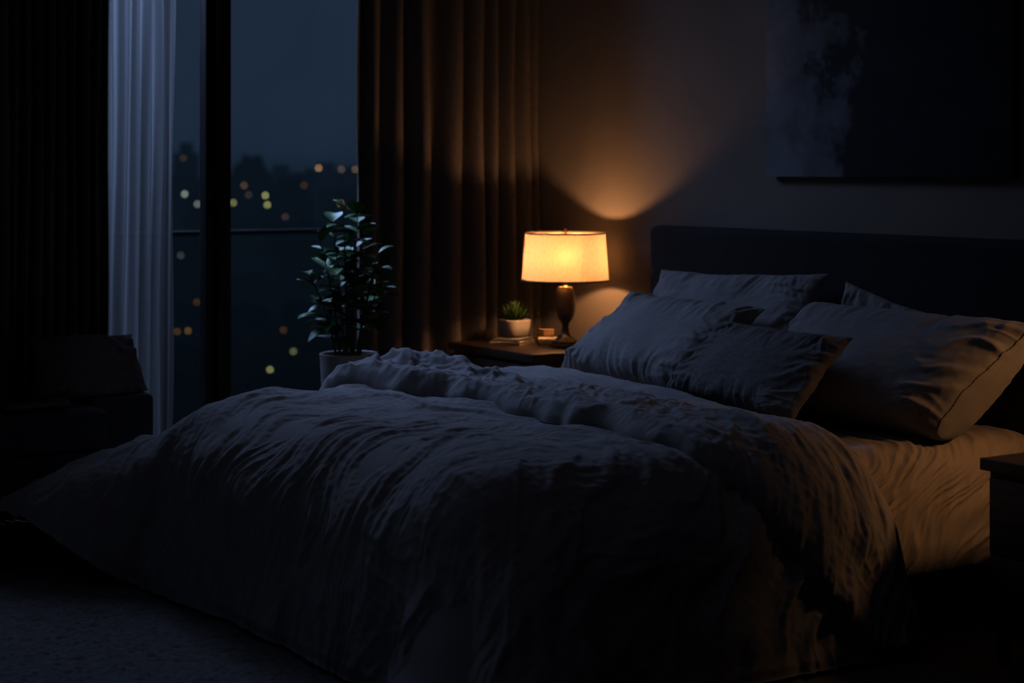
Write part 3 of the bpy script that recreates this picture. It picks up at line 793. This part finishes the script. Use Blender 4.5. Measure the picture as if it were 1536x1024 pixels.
for i, (dx, top, dd) in enumerate(stems):
    b0 = Vector((TPX,TPY,prt-.03)) + rtv*dx*.3 + fwv*dd*.4
    tip = Vector((TPX,TPY,top)) + rtv*dx + fwv*dd
    mid = (b0+tip)/2 - rtv*dx*.16 + Vector((0,0,.03))
    pts = [b0*(1-t)**2 + mid*2*t*(1-t) + tip*t*t for t in np.linspace(0, 1, 9)]
    bm = bmesh.new(); add_tube(bm, pts, [.0048-.003*k/8 for k in range(9)], 6); bm_obj('stem', bm, M['stem'], tp_)
    nl = 11 if top > .95 else 9
    for k in range(nl):
        t = .38 + .62*k/(nl-1)
        q = t*8; j = min(int(q), 7); pos = pts[j]*(1-(q-j)) + pts[j+1]*(q-j)
        a = k*2.4 + i*1.3 + r3.uniform(-.4,.4)
        out = rtv*math.cos(a) + fwv*math.sin(a)
        d = (out*(.95 if k < nl-1 else .55) + Vector((0,0,1))*r3.uniform(.15,.75)).normalized()
        leaf(bmL, pos, d, Vector((0,0,1)), r3.uniform(.09,.14), r3.uniform(.027,.040), r3.uniform(.15,.65))
bm_obj('foliage', bmL, M['leaf'], tp_)

# ------------------------------------------------------------------ artwork
a0 = at(1146, 265, 1, -.045); a1 = at(1516, 267, 1, -.045)
am, nt, b = new_mat('painted_canvas')
tc = nt.nodes.new('ShaderNodeTexCoord'); mp = nt.nodes.new('ShaderNodeMapping'); mp.inputs['Location'].default_value = (-a0[0], 0, -a0[2])
nt.links.new(tc.outputs['Object'], mp.inputs[0])
sp = nt.nodes.new('ShaderNodeSeparateXYZ'); nt.links.new(mp.outputs[0], sp.inputs[0])
n1 = nt.nodes.new('ShaderNodeTexNoise'); n1.inputs['Scale'].default_value = 3.2; n1.inputs['Detail'].default_value = 8; n1.inputs['Roughness'].default_value = .62
nt.links.new(mp.outputs[0], n1.inputs['Vector'])
ad = nt.nodes.new('ShaderNodeMath'); ad.operation = 'MULTIPLY_ADD'; ad.inputs[1].default_value = 1.15; nt.links.new(n1.outputs['Fac'], ad.inputs[0])
mz = nt.nodes.new('ShaderNodeMath'); mz.operation = 'MULTIPLY_ADD'; mz.inputs[1].default_value = .75; nt.links.new(sp.outputs['X'], mz.inputs[0])
m3 = nt.nodes.new('ShaderNodeMath'); m3.operation = 'MULTIPLY'; m3.inputs[1].default_value = .30; nt.links.new(sp.outputs['Z'], m3.inputs[0])
nt.links.new(m3.outputs[0], mz.inputs[2]); nt.links.new(mz.outputs[0], ad.inputs[2])
rp = nt.nodes.new('ShaderNodeValToRGB')
e = rp.color_ramp.elements; e[0].position = .70; e[0].color = (.18,.195,.22,1); e[1].position = 1.15 if False else 1.0; e[1].color = (.03,.033,.04,1)
x = e.new(.90); x.color = (.12,.133,.155,1); x = e.new(.97); x.color = (.045,.048,.055,1)
nt.links.new(ad.outputs[0], rp.inputs[0])
n2 = nt.nodes.new('ShaderNodeTexNoise'); n2.inputs['Scale'].default_value = 9; n2.inputs['Detail'].default_value = 6; nt.links.new(mp.outputs[0], n2.inputs['Vector'])
mr = nt.nodes.new('ShaderNodeMapRange'); mr.inputs['From Min'].default_value = .3; mr.inputs['From Max'].default_value = .6; mr.inputs['To Min'].default_value = .7; nt.links.new(n2.outputs['Fac'], mr.inputs['Value'])
mc = nt.nodes.new('ShaderNodeMix'); mc.data_type = 'RGBA'; mc.blend_type = 'MULTIPLY'; mc.inputs['Factor'].default_value = 1
nt.links.new(rp.outputs[0], mc.inputs['A']); nt.links.new(mr.outputs[0], mc.inputs['B']); nt.links.new(mc.outputs['Result'], b.inputs['Base Color'])
b.inputs['Roughness'].default_value = .85; b.inputs['Specular IOR Level'].default_value = .15
art = empty('wall_painting', ((a0[0]+a1[0])/2, 0, 1.275), 'large abstract painting in mottled blue greys above the headboard', 'painting')
box('canvas', (a0[0], -.036, a0[2]), (a1[0], -.012, 2.25), am, art, .003)
box('stretcher_frame', (a0[0]+.02, -.012, a0[2]+.02), (a1[0]-.02, -.0005, 2.23), M['darkwood'], art, 0)

# ------------------------------------------------------------------ lounge chair, cushion and book at left
ch = empty('lounge_chair', (.28, -2.7, 0), 'dark upholstered lounge chair in front of the left drape', 'chair')
def cushion_box(name, lo, hi, R, m, parent, seed, puff=.02):
    bm = bmesh.new(); add_box(bm, lo, hi, R, 4)
    bmesh.ops.subdivide_edges(bm, edges=[e for e in bm.edges if e.calc_length() > .08], cuts=7, use_grid_fill=True)
    c = [(lo[i]+hi[i])/2 for i in range(3)]; h = [(hi[i]-lo[i])/2 for i in range(3)]
    for v in bm.verts:
        q = [(v.co[i]-c[i])/h[i] for i in range(3)]
        if q[2] > 0: v.co.z += puff*max(0, (1-q[0]**2))*max(0, (1-q[1]**2))*q[2]
    return bm_obj(name, bm, m, parent, True, 60)
cy0, cy1 = -3.25, -2.19
sc1 = cushion_box('seat_cushion', (-.0, cy0, .33), (.50, cy1, .468), .03, M['chair'], ch, 1, .016)
# piping along the cushion edges
bm = bmesh.new()
for z in (.344, .456):
    add_tube(bm, [(.497, cy0+.03, z), (.497, cy1-.03, z), (.486, cy1-.008, z), (.46, cy1-.002, z), (.02, cy1-.002, z)], .004, 6)
bm_obj('piping', bm, M['chair'], sc1)
cushion_box('chair_base', (-.0, cy0, .13), (.49, cy1+.0, .328), .02, M['chair'], ch, 2, 0)
for x in (.06, .46):
    for y in (cy0+.1, cy1-.1):
        lathe('leg', [(0,0),(.014,0),(.02,.13),(0,.13)], M['chairleg'], ch, (x,y,0), 16)
cp = at(197,501,0,.12); cl = at(48,508,0,.12)
o = pillow('back_cushion', (.30, cl[1]-.03, .49), (.22, at(226,615,0,.22)[1], .44), cp, (.10, cl[1], cl[2]), .085, 9, M['chair_cushion'], 'big dark soft cushion propped upright on the lounge chair', None, cat='cushion', conc=.035, back=.35, zmin=.492)
cushion_box('arm', (-.0, cy1+.003, .13), (.30, -1.945, .4885), .03, M['chair'], ch, 3, .0)
book((.385, -2.44, .487), .17, .235, .022, math.radians(8), M['cover_dark'], 'dark closed book lying on the seat of the lounge chair', pages=M['book_edge'])

# ------------------------------------------------------------------ light
W = bpy.data.worlds.new('night_sky'); bpy.context.scene.world = W; W.use_nodes = True
nt = W.node_tree; bg = nt.nodes['Background']
tc = nt.nodes.new('ShaderNodeTexCoord'); sp = nt.nodes.new('ShaderNodeSeparateXYZ'); nt.links.new(tc.outputs['Generated'], sp.inputs[0])
rp = nt.nodes.new('ShaderNodeValToRGB'); nt.links.new(sp.outputs['Z'], rp.inputs[0])
e = rp.color_ramp.elements
e[0].position = 0; e[0].color = (.009,.0175,.032,1); e[1].position = 1; e[1].color = (.010,.020,.042,1)
x = e.new(.012); x.color = (.0120,.022,.041,1)
x = e.new(.035); x.color = (.0138,.0240,.0435,1)
x = e.new(.10); x.color = (.0136,.0235,.0430,1)
nz = nt.nodes.new('ShaderNodeTexNoise'); nz.inputs['Scale'].default_value = 14; nz.inputs['Detail'].default_value = 3
nt.links.new(tc.outputs['Generated'], nz.inputs['Vector'])
mr = nt.nodes.new('ShaderNodeMapRange'); mr.inputs['To Min'].default_value = .86; mr.inputs['To Max'].default_value = 1.14; nt.links.new(nz.outputs['Fac'], mr.inputs['Value'])
mc = nt.nodes.new('ShaderNodeMix'); mc.data_type = 'RGBA'; mc.blend_type = 'MULTIPLY'; mc.inputs['Factor'].default_value = 1
nt.links.new(rp.outputs[0], mc.inputs['A']); nt.links.new(mr.outputs[0], mc.inputs['B']); nt.links.new(mc.outputs['Result'], bg.inputs['Color'])
bg.inputs['Strength'].default_value = 1.62

def lamp_light(name, kind, loc, energy, color, size=.1, target=None, size_y=None, spread=None):
    l = bpy.data.lights.new(name, kind); l.energy = energy; l.color = color
    if kind == 'AREA':
        l.size = size
        if size_y: l.shape = 'RECTANGLE'; l.size_y = size_y
        if spread: l.spread = spread
    else: l.shadow_soft_size = size
    o = bpy.data.objects.new(name, l); col.objects.link(o); o.location = loc
    if target is not None:
        o.rotation_euler = (Vector(target)-Vector(loc)).to_track_quat('-Z', 'Y').to_euler()
    return o
lamp_light('bulb_light', 'POINT', (LX, LY, LZ+.368), 9.8, (1, .51, .225), .02)
sl = lamp_light('bedside_reading_light', 'SPOT', (3.62, -.36, 1.02), 19, (1, .48, .18), .05, (2.95, -.60, .42))
sl.data.spot_size = math.radians(80); sl.data.spot_blend = 1.0
lamp_light('sky_light', 'AREA', (-2.2, -2.0, 4.0), 480, (.43, .58, 1.0), 4.0, (1.6, -1.7, .5), 2.2)

lamp_light('added_overhead_fill', 'AREA', (3.4, -2.7, 2.96), 1.9, (.62, .68, 1.0), 3.6, (3.4, -2.7, 0))  # weak fill added overhead to lift the blacks, no ceiling fixture behind it

# ------------------------------------------------------------------ camera
cd = bpy.data.cameras.new('camera'); cam = bpy.data.objects.new('camera', cd); col.objects.link(cam)
cam.location = CAM
cam.rotation_euler = Vector(FW).to_track_quat('-Z', 'Y').to_euler()
cd.sensor_width = 36; cd.lens = FPX/1536*36
cd.shift_y = -(512-HY)/1536
cd.clip_end = 5000
cd.dof.use_dof = True; cd.dof.focus_distance = 5.4; cd.dof.aperture_fstop = 2.7
sc = bpy.context.scene; sc.camera = cam
sc.view_settings.view_transform = 'Standard'
sc.view_settings.look = 'None'
sc.view_settings.exposure = EXPOSURE
sc.view_settings.gamma = .85
sc.cycles.use_denoising = True
sc.cycles.max_bounces = 8
sc.cycles.transparent_max_bounces = 16
sc.cycles.caustics_reflective = False; sc.cycles.caustics_refractive = False
sc.cycles.sample_clamp_indirect = 2.0
